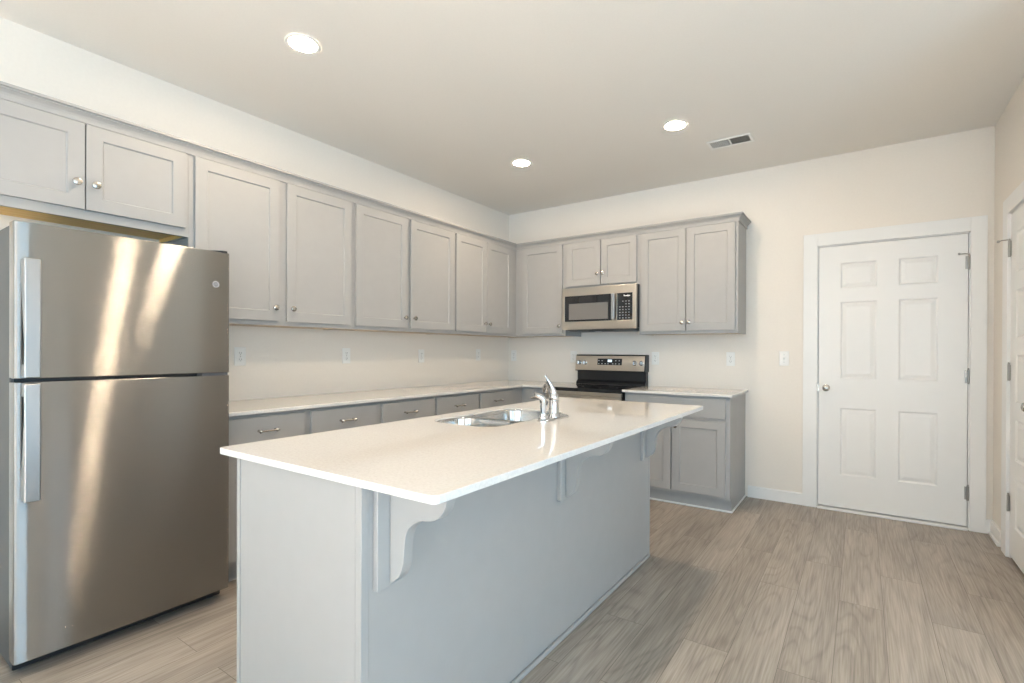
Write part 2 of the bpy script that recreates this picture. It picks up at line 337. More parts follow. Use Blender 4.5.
# ------------------------------------------------------------------ cabinets (local frame: x along the wall, front toward -y)
FD = .327                                                # depth of wall cabinet to face frame
CAB_TOP, CAB_BOT = 2.352, 1.392
def knob(parent, x, y, z):
    return MB().lathe([(.008,0),(.007,.004),(.0065,.013),(.0150,.018),(.0172,.022),(.0166,.026),(.010,.029),(0,.0295)], (x, y, z), '-y', 20).build('knob', M['nickel'], parent, smooth=True)
def pull(parent, xc, y, z, L=.092):
    mb = MB()
    for sx in (-1, 1):
        mb.lathe([(.007,0),(.005,.004),(.0045,.026)], (xc+sx*L/2, y, z), '-y', 12)
        mb.lathe([(.0045, -.010), (.0085, -.006), (.0085, .004), (.0045, .009)], (xc+sx*L/2, y-.026, z), 'z', 4)
    n = 9; pts = [(xc-L/2-.010+(L+.02)*i/(n-1), y-.026-.004*math.sin(PI*i/(n-1)), z) for i in range(n)]
    mb.tube(pts, [.0065]+[.0045]*(n-2)+[.0065], 10)
    return mb.build('pull', M['nickel'], parent, smooth=True)
def wall_cabinet(label, loc, rz, w, z0, doors, stiles, dz0, dz1, knobs, depth=FD, group=None, recess=.003, ends=True):
    t = thing('wall_cabinet', label, 'cabinet', (loc[0], loc[1], z0), rz, group); h = CAB_TOP-z0; y = -(depth-.019)
    MB().box(0, .016, y, 0, 0, h).box(w-.016, w, y, 0, 0, h).box(.016, w-.016, -.012, 0, recess+.012, h).box(.016, w-.016, y, -.012, h-.015, h).build('cabinet_body', M['cab'], t)
    MB().box(.0162, w-.0162, y, -.0005, recess, recess+.0115).box(.0162, .0172, y, -.0005, .0005, recess).box(w-.0172, w-.0162, y, -.0005, .0005, recess).build('bottom_panel', M['ply'] if z0 > 1.8455 else M['pale_ply'], t)
    ff = MB().box(0, w, -depth, y, 0, .046).box(0, w, -depth, y, h-.075, h)
    for a_, b_ in stiles: ff.box(a_, b_, -depth, y, .046, h-.075)
    ff.build('face_frame', M['cab'], t)
    for (a_, b_), k in zip(doors, knobs):
        d = MB().shaker(a_, b_, dz0-z0, dz1-z0, -depth).build('door', M['cab'], t, bevel=.0015)
        ko = .032 if rz else .024
        knob(d, (b_-ko) if k == 'r' else (a_+ko), -depth-.019, (1.5 if rz else 1.487)-z0 if z0 < 1.6 else (dz0-z0)+(.118 if rz else .100))
    return t
TOP = 2.288
def yl(y0, q): return [(a_-y0, b_-y0) for a_, b_ in q]
# left wall: over the fridge, then three pairs toward the corner
y0 = -4.262
wall_cabinet('short grey two-door wall cabinet above the refrigerator', (0, y0), PI/2, -3.402+.014-y0, 1.846, yl(y0, [(-4.245,-3.8235),(-3.819,-3.406)]), yl(y0, [(-4.262,-4.215),(-3.845,-3.8),(-3.44,-3.388)]), 1.889, TOP, 'rl', recess=.022)
y0 = -3.3875
wall_cabinet('tall grey two-door wall cabinet beside the refrigerator, first tall one from it', (0, y0), PI/2, -2.343-y0, CAB_BOT, yl(y0, [(-3.361,-2.891),(-2.842,-2.362)]), yl(y0, [(-3.3875,-3.33),(-2.92,-2.81),(-2.39,-2.343)]), 1.418, TOP, 'rl')
y0 = -2.3425
wall_cabinet('grey two-door wall cabinet on the long wall, middle of the three tall ones', (0, y0), PI/2, -1.2818-y0, CAB_BOT, yl(y0, [(-2.324,-1.840),(-1.805,-1.298)]), yl(y0, [(-2.3425,-2.29),(-1.87,-1.77),(-1.33,-1.2818)]), 1.418, TOP, 'rl')
y0 = -1.2813
wall_cabinet('grey two-door wall cabinet on the long wall ending in the room corner', (0, y0), PI/2, -.001-y0, CAB_BOT, yl(y0, [(-1.265,-.836),(-.829,-.417)]), yl(y0, [(-1.2813,-1.23),(-.86,-.80),(-.45,-.3275)]), 1.418, TOP, 'rl')
# back wall
wall_cabinet('grey single-door wall cabinet left of the microwave', (.3285, 0), 0, .930-.3285, CAB_BOT, [(.421-.3285, .897-.3285)], [(0, .12), (.86-.3285, .6015)], 1.418, TOP, 'r')
x0 = .9305
wall_cabinet('short grey two-door wall cabinet directly above the microwave', (x0, 0), 0, 1.688-x0, 1.8455, [(.948-x0, 1.307-x0), (1.316-x0, 1.664-x0)], [(0, .04), (.36, .41), (.71, .7575)], 1.868, TOP, 'rl')
x0 = 1.6885
wall_cabinet('tall grey two-door wall cabinet right of the microwave', (x0, 0), 0, 2.5185-x0, CAB_BOT, [(1.710-x0, 2.101-x0), (2.112-x0, 2.499-x0)], [(0, .05), (.39, .45), (.78, .83)], 1.418, TOP, 'rl')

# crown moulding: one run round both walls, mitred, returning to the wall at the right end
def crown():
    prof = [(.0005,2.292),(.011,2.292),(.012,2.302),(.007,2.303),(.009,2.312),(.014,2.322),(.022,2.330),(.029,2.335),(.029,2.341),(.039,2.342),(.039,2.354),(.0005,2.354)]
    path = [(FD, -4.4), (FD, -FD), (2.5185, -FD), (2.5185, -.0005)]
    offs = [(1, 0), (1, -1), (1, -1), (1, 0)]
    mb = MB(); vs = [(px+o*ox_, py+o*oy_, z) for (px, py), (ox_, oy_) in zip(path, offs) for o, z in prof]; n = len(prof); fs = []
    for k in range(3):
        for i in range(n): fs.append((k*n+i, k*n+(i+1) % n, (k+1)*n+(i+1) % n, (k+1)*n+i))
    fs += [tuple(range(n)), tuple(3*n+i for i in range(n))]
    o = mb.add(vs, fs).build('crown_molding', M['cab']); tag(o, 'grey crown molding running along the tops of the wall cabinets', 'molding')
crown()

BD = .60; CT = .914; CB = .894                           # base depth to frame, countertop top / underside
def base_cabinet(label, loc, rz, w, stiles, drawers, doors, knobs, pulls=True, side_floor=True, visible_end=None, group=None):
    t = thing('base_cabinet', label, 'cabinet', (*loc, 0), rz, group); h = CB-.0005; y = -(BD-.019)
    kd = -.545
    body = MB()
    for a_, b_ in ((0, .018), (w-.018, w)): body.prism([(0,0),(0,h),(y,h),(y,.105),(kd,.105),(kd,0)], 0, a_, b_)
    body.box(.018, w-.018, -.012, 0, 0, h).box(.018, w-.018, y, -.012, .105, .12).build('cabinet_body', M['cab'], t)
    MB().box(.018, w-.018, kd, kd+.015, 0, .105).build('toe_kick', M['kick'], t)
    ff = MB().box(0, w, -BD, y, .105, .14).box(0, w, -BD, y, .855, h).box(0, w, -BD, y, .69, .735)
    for a_, b_ in stiles: ff.box(a_, b_, -BD, y, .14, .69).box(a_, b_, -BD, y, .735, .855)
    ff.build('face_frame', M['cab'], t)
    for i, (a_, b_) in enumerate(drawers):
        d = MB().box(a_, b_, -BD-.019, -BD, .722, .874).build('drawer', M['cab'], t, bevel=.004)
        if pulls: pull(d, (a_+b_)/2, -BD-.019, .797)
    for (a_, b_), k in zip(doors, knobs):
        d = MB().shaker(a_, b_, .128, .700, -BD).build('door', M['cab'], t, bevel=.0015)
        knob(d, (b_-.032) if k == 'r' else (a_+.032), -BD-.019, .647)
    return t
y0 = -3.362
base_cabinet('grey base cabinet beside the refrigerator with two drawers', (0, y0), PI/2, -2.339-y0, [(0,.05),(.46,.55),(.975,1.023)], yl(y0, [(-3.345,-2.888),(-2.846,-2.361)]), yl(y0, [(-3.345,-2.888),(-2.846,-2.361)]), 'rl')
y0 = -2.3385
base_cabinet('grey base cabinet in the middle of the long wall with two drawers', (0, y0), PI/2, -1.2725-y0, [(0,.05),(.48,.58),(1.02,1.066)], yl(y0, [(-2.314,-1.828),(-1.790,-1.288)]), yl(y0, [(-2.314,-1.828),(-1.790,-1.288)]), 'rl')
y0 = -1.272
base_cabinet('grey base cabinet in the room corner with one drawer', (0, y0), PI/2, -.001-y0, [(0,.05),(.46,1.27)], yl(y0, [(-1.254,-.790)]), yl(y0, [(-1.254,-.790)]), 'r')
base_cabinet('narrow grey base cabinet between the corner and the range', (.6005, 0), 0, .8935-.6005, [(0,.12),(.270,.293)], [(.10,.28)], [(.10,.28)], 'r')
x0 = 1.668
rb = base_cabinet('grey base cabinet right of the range with a wide drawer over two doors', (x0, 0), 0, 2.5185-x0, [(0,.05),(.36,.41),(.80,.8505)], [(1.700-x0, 2.488-x0)], [(1.700-x0, 2.068-x0), (2.078-x0, 2.488-x0)], 'rl')
w_ = 2.5185-x0
MB().box(.0, w_+.010, -.556, -.545, 0, .014).box(w_, w_+.010, -.545, -.0005, 0, .014).build('shoe_molding', M['trim'], rb, bevel=.003)

# countertops
o = MB().prism([(.0005,-3.362),(.641,-3.362),(.641,-.641),(.8945,-.641),(.8945,-.0005),(.0005,-.0005)], 2, CB, CT).build('countertop', M['quartz'], bevel=.003)
tag(o, 'L-shaped white quartz countertop along the long wall and corner', 'countertop')
o = MB().box(1.6565, 2.541, -.641, -.0005, CB, CT).build('countertop', M['quartz'], bevel=.003)
tag(o, 'short white quartz countertop right of the range', 'countertop')

# ------------------------------------------------------------------ island
IX0, IX1, IY0, IY1 = 1.573, 2.564, -3.801, -1.537
BX0, BX1, BY0, BY1 = 1.648, 2.276, -3.775, -1.668
SKX0, SKX1, SKY0, SKY1, SKD = 1.682, 2.060, -2.950, -2.285, -2.700
def rrect(x0, x1, y0, y1, r, n=6):
    p = []
    for cx, cy, a0 in ((x1-r, y1-r, 0), (x0+r, y1-r, 90), (x0+r, y0+r, 180), (x1-r, y0+r, 270)):
        for i in range(n+1):
            a = math.radians(a0+90*i/n); p.append((cx+r*math.cos(a), cy+r*math.sin(a)))
    return p
def island():
    t = thing('kitchen_island', 'grey kitchen island base with bracketed back under the white counter', 'island', (BX0, BY0, 0))
    X, Y = BX0, BY0
    def B(mb, x0, x1, y0, y1, z0, z1): return mb.box(x0-X, x1-X, y0-Y, y1-Y, z0, z1)
    zt = CB-.0005
    b_ = MB(); B(b_, BX0+.019, BX1-.02, BY0+.012, BY0+.03, 0, zt); B(b_, BX0+.019, BX1-.02, BY1-.03, BY1-.012, 0, zt); B(b_, BX0+.09, BX0+.105, BY0+.03, BY1-.03, 0, .105)
    b_.build('cabinet_body', M['cab'], t)
    b_ = MB(); B(b_, BX0+.023, BX1-.022, BY0, BY0+.012, 0, zt); b_.build('end_panel', M['cab'], t)
    b_ = MB(); B(b_, BX0+.023, BX1-.022, BY1-.012, BY1, 0, zt); b_.build('end_panel', M['cab'], t)
    b_ = MB(); B(b_, BX0, BX0+.019, BY0-.002, BY1, .105, zt); b_.build('face_frame', M['cab'], t, bevel=.002)
    b_ = MB(); B(b_, BX1-.02, BX1, BY0+.003, BY1-.003, 0, zt); b_.build('back_panel', M['cab'], t)
    for ya in (BY0-.001, BY1-.024):
        b_ = MB(); B(b_, BX1-.021, BX1+.003, ya, ya+.025, 0, zt); b_.build('corner_trim', M['cab'], t, bevel=.0015)
    b_ = MB(); B(b_, BX1+.0005, BX1+.016, BY0+.025, BY1-.024, 0, .019); b_.build('shoe_molding', M['cab'], t, bevel=.006)
    # scroll brackets
    ctrl = [(.0205,.610),(.040,.624),(.057,.640),(.067,.662),(.073,.690),(.077,.735),(.083,.757),(.096,.776),(.126,.797),(.152,.803),(.176,.808),(.199,.820),(.214,.836),(.223,.857),(.226,.880),(.226,zt)]
    pr = []
    for i in range(len(ctrl)-1):
        p0, p1, p2, p3 = ctrl[max(i-1,0)], ctrl[i], ctrl[i+1], ctrl[min(i+2, len(ctrl)-1)]
        for q in range(4):
            u = q/4; pr.append(tuple(.5*(2*p1[k]+(p2[k]-p0[k])*u+(2*p0[k]-5*p1[k]+4*p2[k]-p3[k])*u*u+(3*p1[k]-p0[k]-3*p2[k]+p3[k])*u**3) for k in (0,1)))
    pr.append(ctrl[-1]); pr.append((.020, zt))
    pr = [(BX1-X+a_, z_) for a_, z_ in pr]
    for yc in (-3.680, -2.722, -1.764):
        k = MB().box(BX1-X+.0005, BX1-X+.019, yc-.057-Y, yc+.030-Y, .602, zt).build('bracket', M['cab'], t, bevel=.0015)
        MB().prism(pr, 1, yc-.017-Y, yc+.017-Y).build('bracket_scroll', M['cab'], k, bevel=.002)
island()
def island_top():
    out = rrect(IX0, IX1, IY0, IY1, .018, 5); hole = rrect(SKX0, SKX1, SKY0, SKY1, .085, 8)
    import bmesh
    bm = bmesh.new()
    def loop(pts, z): return [bm.verts.new((x, y, z)) for x, y in pts]
    lo, li = loop(out, CT), loop(hole, CT)
    ed = [bm.edges.new((l[i], l[(i+1) % len(l)])) for l in (lo, li) for i in range(len(l))]
    bmesh.ops.triangle_fill(bm, edges=ed, use_beauty=True, use_dissolve=False)
    top = list(bm.faces); r = bmesh.ops.extrude_face_region(bm, geom=top)
    vs = [g for g in r['geom'] if isinstance(g, bmesh.types.BMVert)]
    bmesh.ops.translate(bm, verts=vs, vec=(0, 0, -(CT-CB)))
    bmesh.ops.recalc_face_normals(bm, faces=bm.faces)
    me = bpy.data.meshes.new('countertop'); bm.to_mesh(me); bm.free(); me.materials.append(M['quartz'])
    o = bpy.data.objects.new('countertop', me); COL.objects.link(o)
    b_ = o.modifiers.new('edge', 'BEVEL'); b_.width = .002; b_.segments = 2; b_.limit_method = 'ANGLE'; b_.angle_limit = math.radians(50)
    tag(o, 'large white quartz island countertop with the sink set in it', 'countertop')
island_top()
def sink():
    import bmesh
    cx, cy = (SKX0+SKX1)/2, SKD; RZ = CT-.005
    t = thing('kitchen_sink', 'stainless steel double-bowl sink set into the island counter', 'sink', (cx, cy, 0))
    spans = [(SKY0+.007, SKD-.013, .21), (SKD+.013, SKY1-.007, .18)]
    def outline(ya, yb, ins, r): return [(x-cx, y-cy) for x, y in rrect(SKX0+.007+ins, SKX1-.007-ins, ya+ins, yb-ins, r, 8)]
    bm = bmesh.new(); ed = []
    for pts in [[(x-cx, y-cy) for x, y in rrect(SKX0+.0006, SKX1-.0006, SKY0+.0006, SKY1-.0006, .0845, 8)]]+[outline(a_, b_, 0, .08) for a_, b_, d_ in spans]:
        l = [bm.verts.new((x, y, RZ)) for x, y in pts]; ed += [bm.edges.new((l[q], l[(q+1) % len(l)])) for q in range(len(l))]
    bmesh.ops.triangle_fill(bm, edges=ed, use_beauty=True, use_dissolve=False)
    for f in bm.faces:
        if f.normal.z < 0: f.normal_flip()
    me = bpy.data.meshes.new('sink_rim'); bm.to_mesh(me); bm.free(); me.materials.append(M['sinksteel'])
    o = bpy.data.objects.new('sink_rim', me); COL.objects.link(o); o.parent = t
    for ya, yb, dep in spans:
        mb = MB(); rings = []
        for ins, z, r in ((0, RZ, .08), (.0015, RZ-.002, .08), (.003, RZ-.008, .079), (.010, RZ-dep+.05, .072), (.018, RZ-dep+.018, .066), (.036, RZ-dep+.003, .05), (.06, RZ-dep, .035)):
            rings.append([(x, y, z) for x, y in outline(ya, yb, ins, r)])
        n = len(rings[0]); vs = [p for r_ in rings for p in r_]; fs = []
        for q in range(len(rings)-1):
            for i in range(n): fs.append((q*n+i, q*n+(i+1) % n, (q+1)*n+(i+1) % n, (q+1)*n+i))
        fs.append(tuple((len(rings)-1)*n+i for i in range(n))); mb.add(vs, fs)
        bw = mb.build('bowl', M['sinksteel'], t, smooth=True)
        MB().lathe([(.042, 0), (.042, .003), (.034, .004), (.03, .001), (.0, .001)], (0, (ya+yb)/2-cy, RZ-dep+.0005), 'z', 24).build('drain', M['chrome'], bw, smooth=True)
sink()
def faucet():
    X, Y = 2.126, -2.555
    t = thing('kitchen_faucet', 'chrome single-lever faucet on the island behind the sink', 'faucet', (X, Y, CT))
    mb = MB(); base = rrect(-.029, .029, -.122, .118, .028, 8); top = rrect(-.022, .022, -.115, .111, .022, 8); n = len(base)
    mb.add([(x, y, 0) for x, y in base]+[(x, y, .005) for x, y in base]+[(x, y, .011) for x, y in top],
           [tuple(range(n))[::-1], tuple(range(2*n, 3*n))]+[(j*n+i, j*n+(i+1) % n, (j+1)*n+(i+1) % n, (j+1)*n+i) for j in (0, 1) for i in range(n)])
    mb.build('deck_plate', M['chrome'], t, smooth=True)
    MB().lathe([(.031,.0105),(.030,.016),(.0250,.026),(.0238,.05),(.0235,.088),(.0225,.090),(.0225,.093),(.0238,.095),(.0240,.105),(.020,.122),(.012,.134),(.0,.138)], (0,0,0), 'z', 28).build('faucet_body', M['chrome'], t, smooth=True)
    # lever: broad at the cap, sweeping up to a thin tip (toward the near bowl)
    L = []
    dx, dy = -.60, -.80
    for u, z, r in ((.000,.090,(.021,.022)),(.000,.112,(.020,.021)),(-.006,.136,(.015,.017)),(-.016,.160,(.012,.0125)),(-.029,.184,(.009,.0075)),(-.042,.206,(.007,.004)),(-.046,.212,(.003,.002))):
        L.append(((-u*dx, -u*dy, z), r))
    MB().tube([q[0] for q in L], [q[1] for q in L], 16).build('lever', M['chrome'], t, smooth=True)
    sp = []; dx, dy = -.70, .71
    for u, z, r in ((.008,.070,.012),(.03,.094,.0125),(.06,.125,.012),(.095,.150,.0115),(.13,.160,.0115),(.165,.155,.0115),(.19,.138,.0115),(.20,.122,.0125),(.202,.112,.0125)): sp.append(((u*dx, u*dy, z), r))
    MB().tube([q[0] for q in sp], [q[1] for q in sp], 16).build('spout', M['chrome'], t, smooth=True)
    s = thing('side_sprayer', 'chrome side sprayer at the near end of the faucet plate', 'sprayer', (X, Y-.095, CT+.011))
    MB().lathe([(.021,0),(.0215,.006),(.018,.014),(.0165,.020),(.0165,.026),(.013,.029)], (0,0,0), 'z', 24).build('sprayer_base', M['chrome'], s, smooth=True)
    ps = []; dx, dy = -.55, -.83
    for u, z, r in ((0,.028,.0125),(0,.05,.0138),(0,.075,.0158),(.002,.092,.0165),(.012,.101,.0145),(.026,.108,.0110),(.038,.112,.0105),(.045,.1150,.0115),(.047,.1155,.008)): ps.append(((u*dx, u*dy, z), r))
    b_ = MB().tube([q[0] for q in ps], [q[1] for q in ps], 16).build('sprayer_head', M['chrome'], s, smooth=True)
    MB().tube([(.009,.010,.087),(.011,.014,.075),(.010,.013,.062)], [.004,.006,.003], 8).build('trigger', M['dark'], b_, smooth=True)
faucet()

# ------------------------------------------------------------------ refrigerator (local: front toward -y, rotated to face +x)
def fridge():
    y0, y1 = -4.130, -3.370; w = y1-y0; D = .748
    t = thing('refrigerator', 'stainless steel top-freezer refrigerator left of the counters', 'refrigerator', (0, y0, 0), PI/2)
    Zt = 1.716
    MB().box(.004, w-.004, -.664, -.045, .03, Zt-.006).build('cabinet_body', M['fridge_side'], t, bevel=.004)
    MB().box(.012, w-.012, -.676, -.664, .07, Zt-.012).build('door_gasket', M['black'], t)
    def door(name, z0, z1):
        pts = []; n = 24; r = .012; bow = .006; yb = -.676
        pts.append((w, yb)); 
        yf = lambda x: -(D-bow) - bow*(1-((x-w/2)/(w/2))**2)
        pts_front = []
        for i in range(5): a_ = PI/2*i/4; pts_front.append((r-r*math.cos(a_), yf(r)+r-r*math.sin(a_)))
        for i in range(1, n): x = r+(w-2*r)*i/n; pts_front.append((x, yf(x)))
        for i in range(5): a_ = PI/2*(1-i/4); pts_front.append((w-r+r*math.cos(a_), yf(r)+r-r*math.sin(a_)))
        outline = [(0, yb)]+pts_front+[(w, yb)]
        return MB().prism(outline, 2, z0, z1).build(name, M['steel'], t, smooth=True, bevel=.003)
    dz = door('freezer_door', 1.127, Zt); df = door('fridge_door', .062, 1.114)
    def bar(par, z0, z1, mount_top):
        hx0, hx1 = .017, .063; yo = -.800; yi = -.788
        mb = MB(); n = 10; vs = []; fs = []
        for i in range(n+1):
            z = z0+(z1-z0)*i/n; u = i/n; arch = .006*math.sin(PI*u)
            for x, y in ((hx0, yo-arch), (hx1, yo-arch+.002), (hx1, yi-arch), (hx0, yi-arch)): vs.append((x, y, z))
        for i in range(n):
            for k in range(4): fs.append((i*4+k, i*4+(k+1) % 4, i*4+4+(k+1) % 4, i*4+4+k))
        fs += [(0,1,2,3), tuple(n*4+k for k in range(4))]; mb.add(vs, fs)
        b_ = mb.build('handle', M['handle'], par, bevel=.004)
        za, zb = (z1, z0) if mount_top else (z0, z1)
        sg = -1 if mount_top else 1                       # long tapered web at one end, block at the other
        MB().prism([(-.738, za+sg*.002), (-.790, za+sg*.002), (-.792, za+sg*(z1-z0)*.75), (-.786, za+sg*(z1-z0)*.75), (-.744, za+sg*.09), (-.738, za+sg*.09)], 0, hx0+.002, hx0+.016)\
            .box(hx0+.004, hx1-.004, -.789, -.738, min(zb, zb-sg*.05), max(zb, zb-sg*.05)).build('handle_mount', M['handle'], b_, bevel=.003)
    bar(dz, 1.131, 1.574, True); bar(df, .672, 1.110, False)
    # round badge with monogram
    yb = -.7440
    bx, bz = .693, 1.556
    ring = MB(); n = 28; R0, R1 = .0122, .0150; vs = []; fs = []
    for i in range(n):
        a_ = 2*PI*i/n
        for r, y in ((R0, yb), (R0, yb-.002), (R1, yb-.002), (R1, yb)): vs.append((bx+r*math.cos(a_), y, bz+r*math.sin(a_)))
    for i in range(n):
        for k in range(4): fs.append((i*4+k, i*4+(k+1) % 4, ((i+1) % n)*4+(k+1) % 4, ((i+1) % n)*4+k))
    bd = ring.add(vs, fs).build('badge', M['greyp2'], dz, smooth=True)
    MB().lathe([(.0121, -.001), (.0121, .0008)], (bx, yb, bz), '-y', 28).build('badge_disc', M['dark'], bd)
    def text(s, size, mtl, name, par, loc):
        cu = bpy.data.curves.new('lettering', 'FONT'); cu.body = s; cu.size = size; cu.align_x = 'CENTER'; cu.align_y = 'CENTER'; cu.extrude = .0003; cu.shear = .25
        tmp = bpy.data.objects.new('lettering', cu); COL.objects.link(tmp); dg = bpy.context.evaluated_depsgraph_get()
        me = bpy.data.meshes.new_from_object(tmp.evaluated_get(dg)); bpy.data.objects.remove(tmp)
        me.transform(Matrix.Rotation(PI/2, 4, 'X')); me.transform(Matrix.Translation(loc)); me.materials.clear(); me.materials.append(mtl)
        o = bpy.data.objects.new(name, me); COL.objects.link(o); o.parent = par; return o
    text('GE', .0135, M['greyp2'], 'monogram', bd, (bx, yb-.0012, bz))
    # hinge covers
    MB().prism([(w-.10,-.60),(w-.012,-.60),(w-.012,-.742),(w-.035,-.742),(w-.10,-.66)], 2, Zt-.0065, Zt+.010).build('hinge_cover', M['black'], t, bevel=.003)
    MB().box(w-.12, w-.006, -.732, -.665, 1.1145, 1.1265).build('door_hinge', M['dark'], t)
    MB().box(.01, w-.01, -.668, -.62, .012, .064).build('base_grille', M['black'], t, bevel=.003)
    for x in (.05, .60, .64): MB().box(x, x+.035, -.690, -.655, .040, .0615).build('foot_bracket', M['handle'], t, bevel=.003)
    for x in (.045, w-.045):
        for y in (-.63, -.1): MB().lathe([(.018,0),(.018,.01),(.008,.012),(.008,.032)], (x, y, 0), 'z', 14).build('levelling_foot', M['dark'], t, smooth=True)
fridge()

# ------------------------------------------------------------------ range
def stove():
    x0, x1 = .8965, 1.6525; w = x1-x0
    t = thing('electric_range', 'stainless and black electric range with smooth glass cooktop', 'range', (x0, 0, 0))
    MB().box(.003, w-.003, -.615, -.03, .04, .8795).build('range_body', M['black'], t, bevel=.003)
    MB().box(0, w, -.655, -.085, .880, .912).build('cooktop', M['glass'], t, bevel=.004)
    MB().box(.001, w-.001, -.652, -.6155, .846, .8797).build('front_trim', M['steel2'], t, bevel=.003)
    for bx_, by_, r in ((.2,-.22,.085),(.56,-.22,.105),(.2,-.48,.105),(.56,-.48,.085)):
        mb = MB(); n = 40; vs = []; fs = []
        for i in range(n):
            a_ = 2*PI*i/n
            for rr in (r-.0025, r): vs.append((bx_+rr*math.cos(a_), by_+rr*math.sin(a_), .9124))
        for i in range(n): fs.append((2*i, 2*i+1, (2*i+3) % (2*n), (2*i+2) % (2*n)))
        mb.add(vs, fs).build('burner_ring', M['greyp'], t)
    MB().box(.002, w-.002, -.655, -.617, .24, .842).build('oven_door', M['steel2'], t, bevel=.004)
    od = t.children[-1]
    MB().box(.10, w-.10, -.657, -.654, .36, .70).build('oven_window', M['glass'], od)
    MB().tube([(.05, -.66, .80), (.05, -.695, .805), (.06, -.705, .805), (w-.06, -.705, .805), (w-.05, -.695, .805), (w-.05, -.66, .80)], .011, 12).build('oven_handle', M['handle'], od, smooth=True)
    MB().box(.002, w-.002, -.652, -.617, .06, .235).build('storage_drawer', M['steel2'], t, bevel=.004)
    # backguard
    MB().prism([(-.001,.9125),(-.085,.9125),(-.085,.93),(-.055,.955),(-.055,1.05),(-.001,1.05)], 0, .022, w-.001).build('backguard', M['black'], t, bevel=.002)
    cpn = MB().prism([(-.001,1.045),(-.096,1.045),(-.100,1.052),(-.078,1.198),(-.066,1.208),(-.001,1.208)], 0, .018, w+.008).build('control_housing', M['black'], t, bevel=.004)
    def face(u, v, d=0):                                   # point on the sloped front: u across, v 0..1 up
        return (u, -.1004+.022*v-d, 1.052+.146*v)
    def quad(u0, u1, v0, v1, d0, d1, name, mtl, par):
        vs = [face(u, v, d) for d in (d0, d1) for u, v in ((u0,v0),(u1,v0),(u1,v1),(u0,v1))]
        return MB().add(vs, [(3,2,1,0),(4,5,6,7),(0,1,5,4),(1,2,6,5),(2,3,7,6),(3,0,4,7)]).build(name, mtl, par, bevel=.0006)
    pnl = quad(.020, w-.004, .0, .985, 0, .003, 'control_panel', M['steel2'], cpn)
    quad(.265, .525, .37, .80, .0029, .0045, 'clock_panel', M['black'], cpn)
    quad(.374, .420, .57, .74, .0043, .0052, 'clock_display', M['disp'], cpn)
    for v, us in ((.66, (.280,.315,.460,.497)), (.45, (.280,.315,.350,.380,.430,.460,.497))):
        for u in us: quad(u-.006, u+.006, v-.02, v+.03, .0043, .0049, 'button', M['mark'], cpn)
    for u in (.062, .126, .655, .722):
        k = MB().lathe([(.0235,0),(.0235,.004),(.0195,.006),(.0175,.024),(.0155,.028),(0,.029)], face(u, .52, .003), '-y', 24).build('burner_knob', M['chrome'], t, smooth=True)
        f = face(u, .52, .031); MB().box(f[0]-.004, f[0]+.004, f[1]-.006, f[1]+.002, f[2]-.017, f[2]+.017).build('knob_grip', M['chrome'], k, bevel=.002)
    for x in (.05, w-.05):
        for y in (-.58, -.08): MB().lathe([(.018,0),(.018,.01),(.009,.012),(.009,.042)], (x, y, 0), 'z', 12).build('levelling_foot', M['black'], t)
stove()

# ------------------------------------------------------------------ microwave
def microwave():
    x0, x1, z0, z1 = .9335, 1.6865, 1.445, 1.8435; w = x1-x0; h = z1-z0
    t = thing('microwave', 'stainless over-the-range microwave with black window and keypad', 'microwave', (x0, 0, z0))
    MB().box(.002, w-.002, -.365, -.002, .012, h).build('microwave_body', M['black'], t, bevel=.002)
    MB().prism([(-.362,.012),(-.362,-.001),(-.30,-.012),(-.05,-.012),(-.03,.012)], 0, .04, w-.04).build('underside', M['dark'], t)
    MB().box(.25, .50, -.33, -.20, -.014, -.011).build('grease_filter', M['black'], t)
    MB().box(.30, .36, -.30, -.26, -.016, -.0135).build('task_light', M['white'], t)
    # front: stainless surround (door + strip), faces -y
    fr = MB().box(0, w, -.402, -.366, .002, .078).box(0, w, -.402, -.366, .322, h).box(0, .027, -.402, -.366, .078, .322)\
        .box(w-.036, w, -.402, -.366, .078, .322).box(.521, .570, -.400, -.366, .078, .322).build('door_frame', M['steel2'], t, bevel=.002)
    wn = MB().box(.027, .521, -.399, -.372, .078, .322).build('door_window', M['glass'], t)
    MB().box(.072, .480, -.4002, -.3988, .095, .248).build('window_screen', M['mesh'], wn)
    cp = MB().box(.570, w-.036, -.399, -.372, .078, .322).build('control_panel', M['glass'], t)
    for r in range(7):
        for c in range(4):
            if r > 4 and c == 0 or r == 5 and c == 1: continue
            x = .597+c*.029; z = .093+r*.025
            MB().box(x-.006, x+.006, -.4000, -.3988, z, z+.008).build('button', M['greyp'], cp)
    MB().box(.634, .694, -.4000, -.3988, .292, .299).box(.634, .640, -.4000, -.3988, .299, .306).box(.672, .676, -.4000, -.3988, .286, .305).build('brand_mark', M['mark'], cp)
    hd = MB().prism([(.523,-.400),(.523,-.430),(.529,-.440),(.553,-.440),(.560,-.432),(.560,-.428),(.537,-.426),(.535,-.400)], 2, .085, .318).build('handle', M['handle'], t, bevel=.002)
    MB().box(.32, .46, -.405, -.3, .0005, .0018).build('vent_slot', M['black'], t)
microwave()

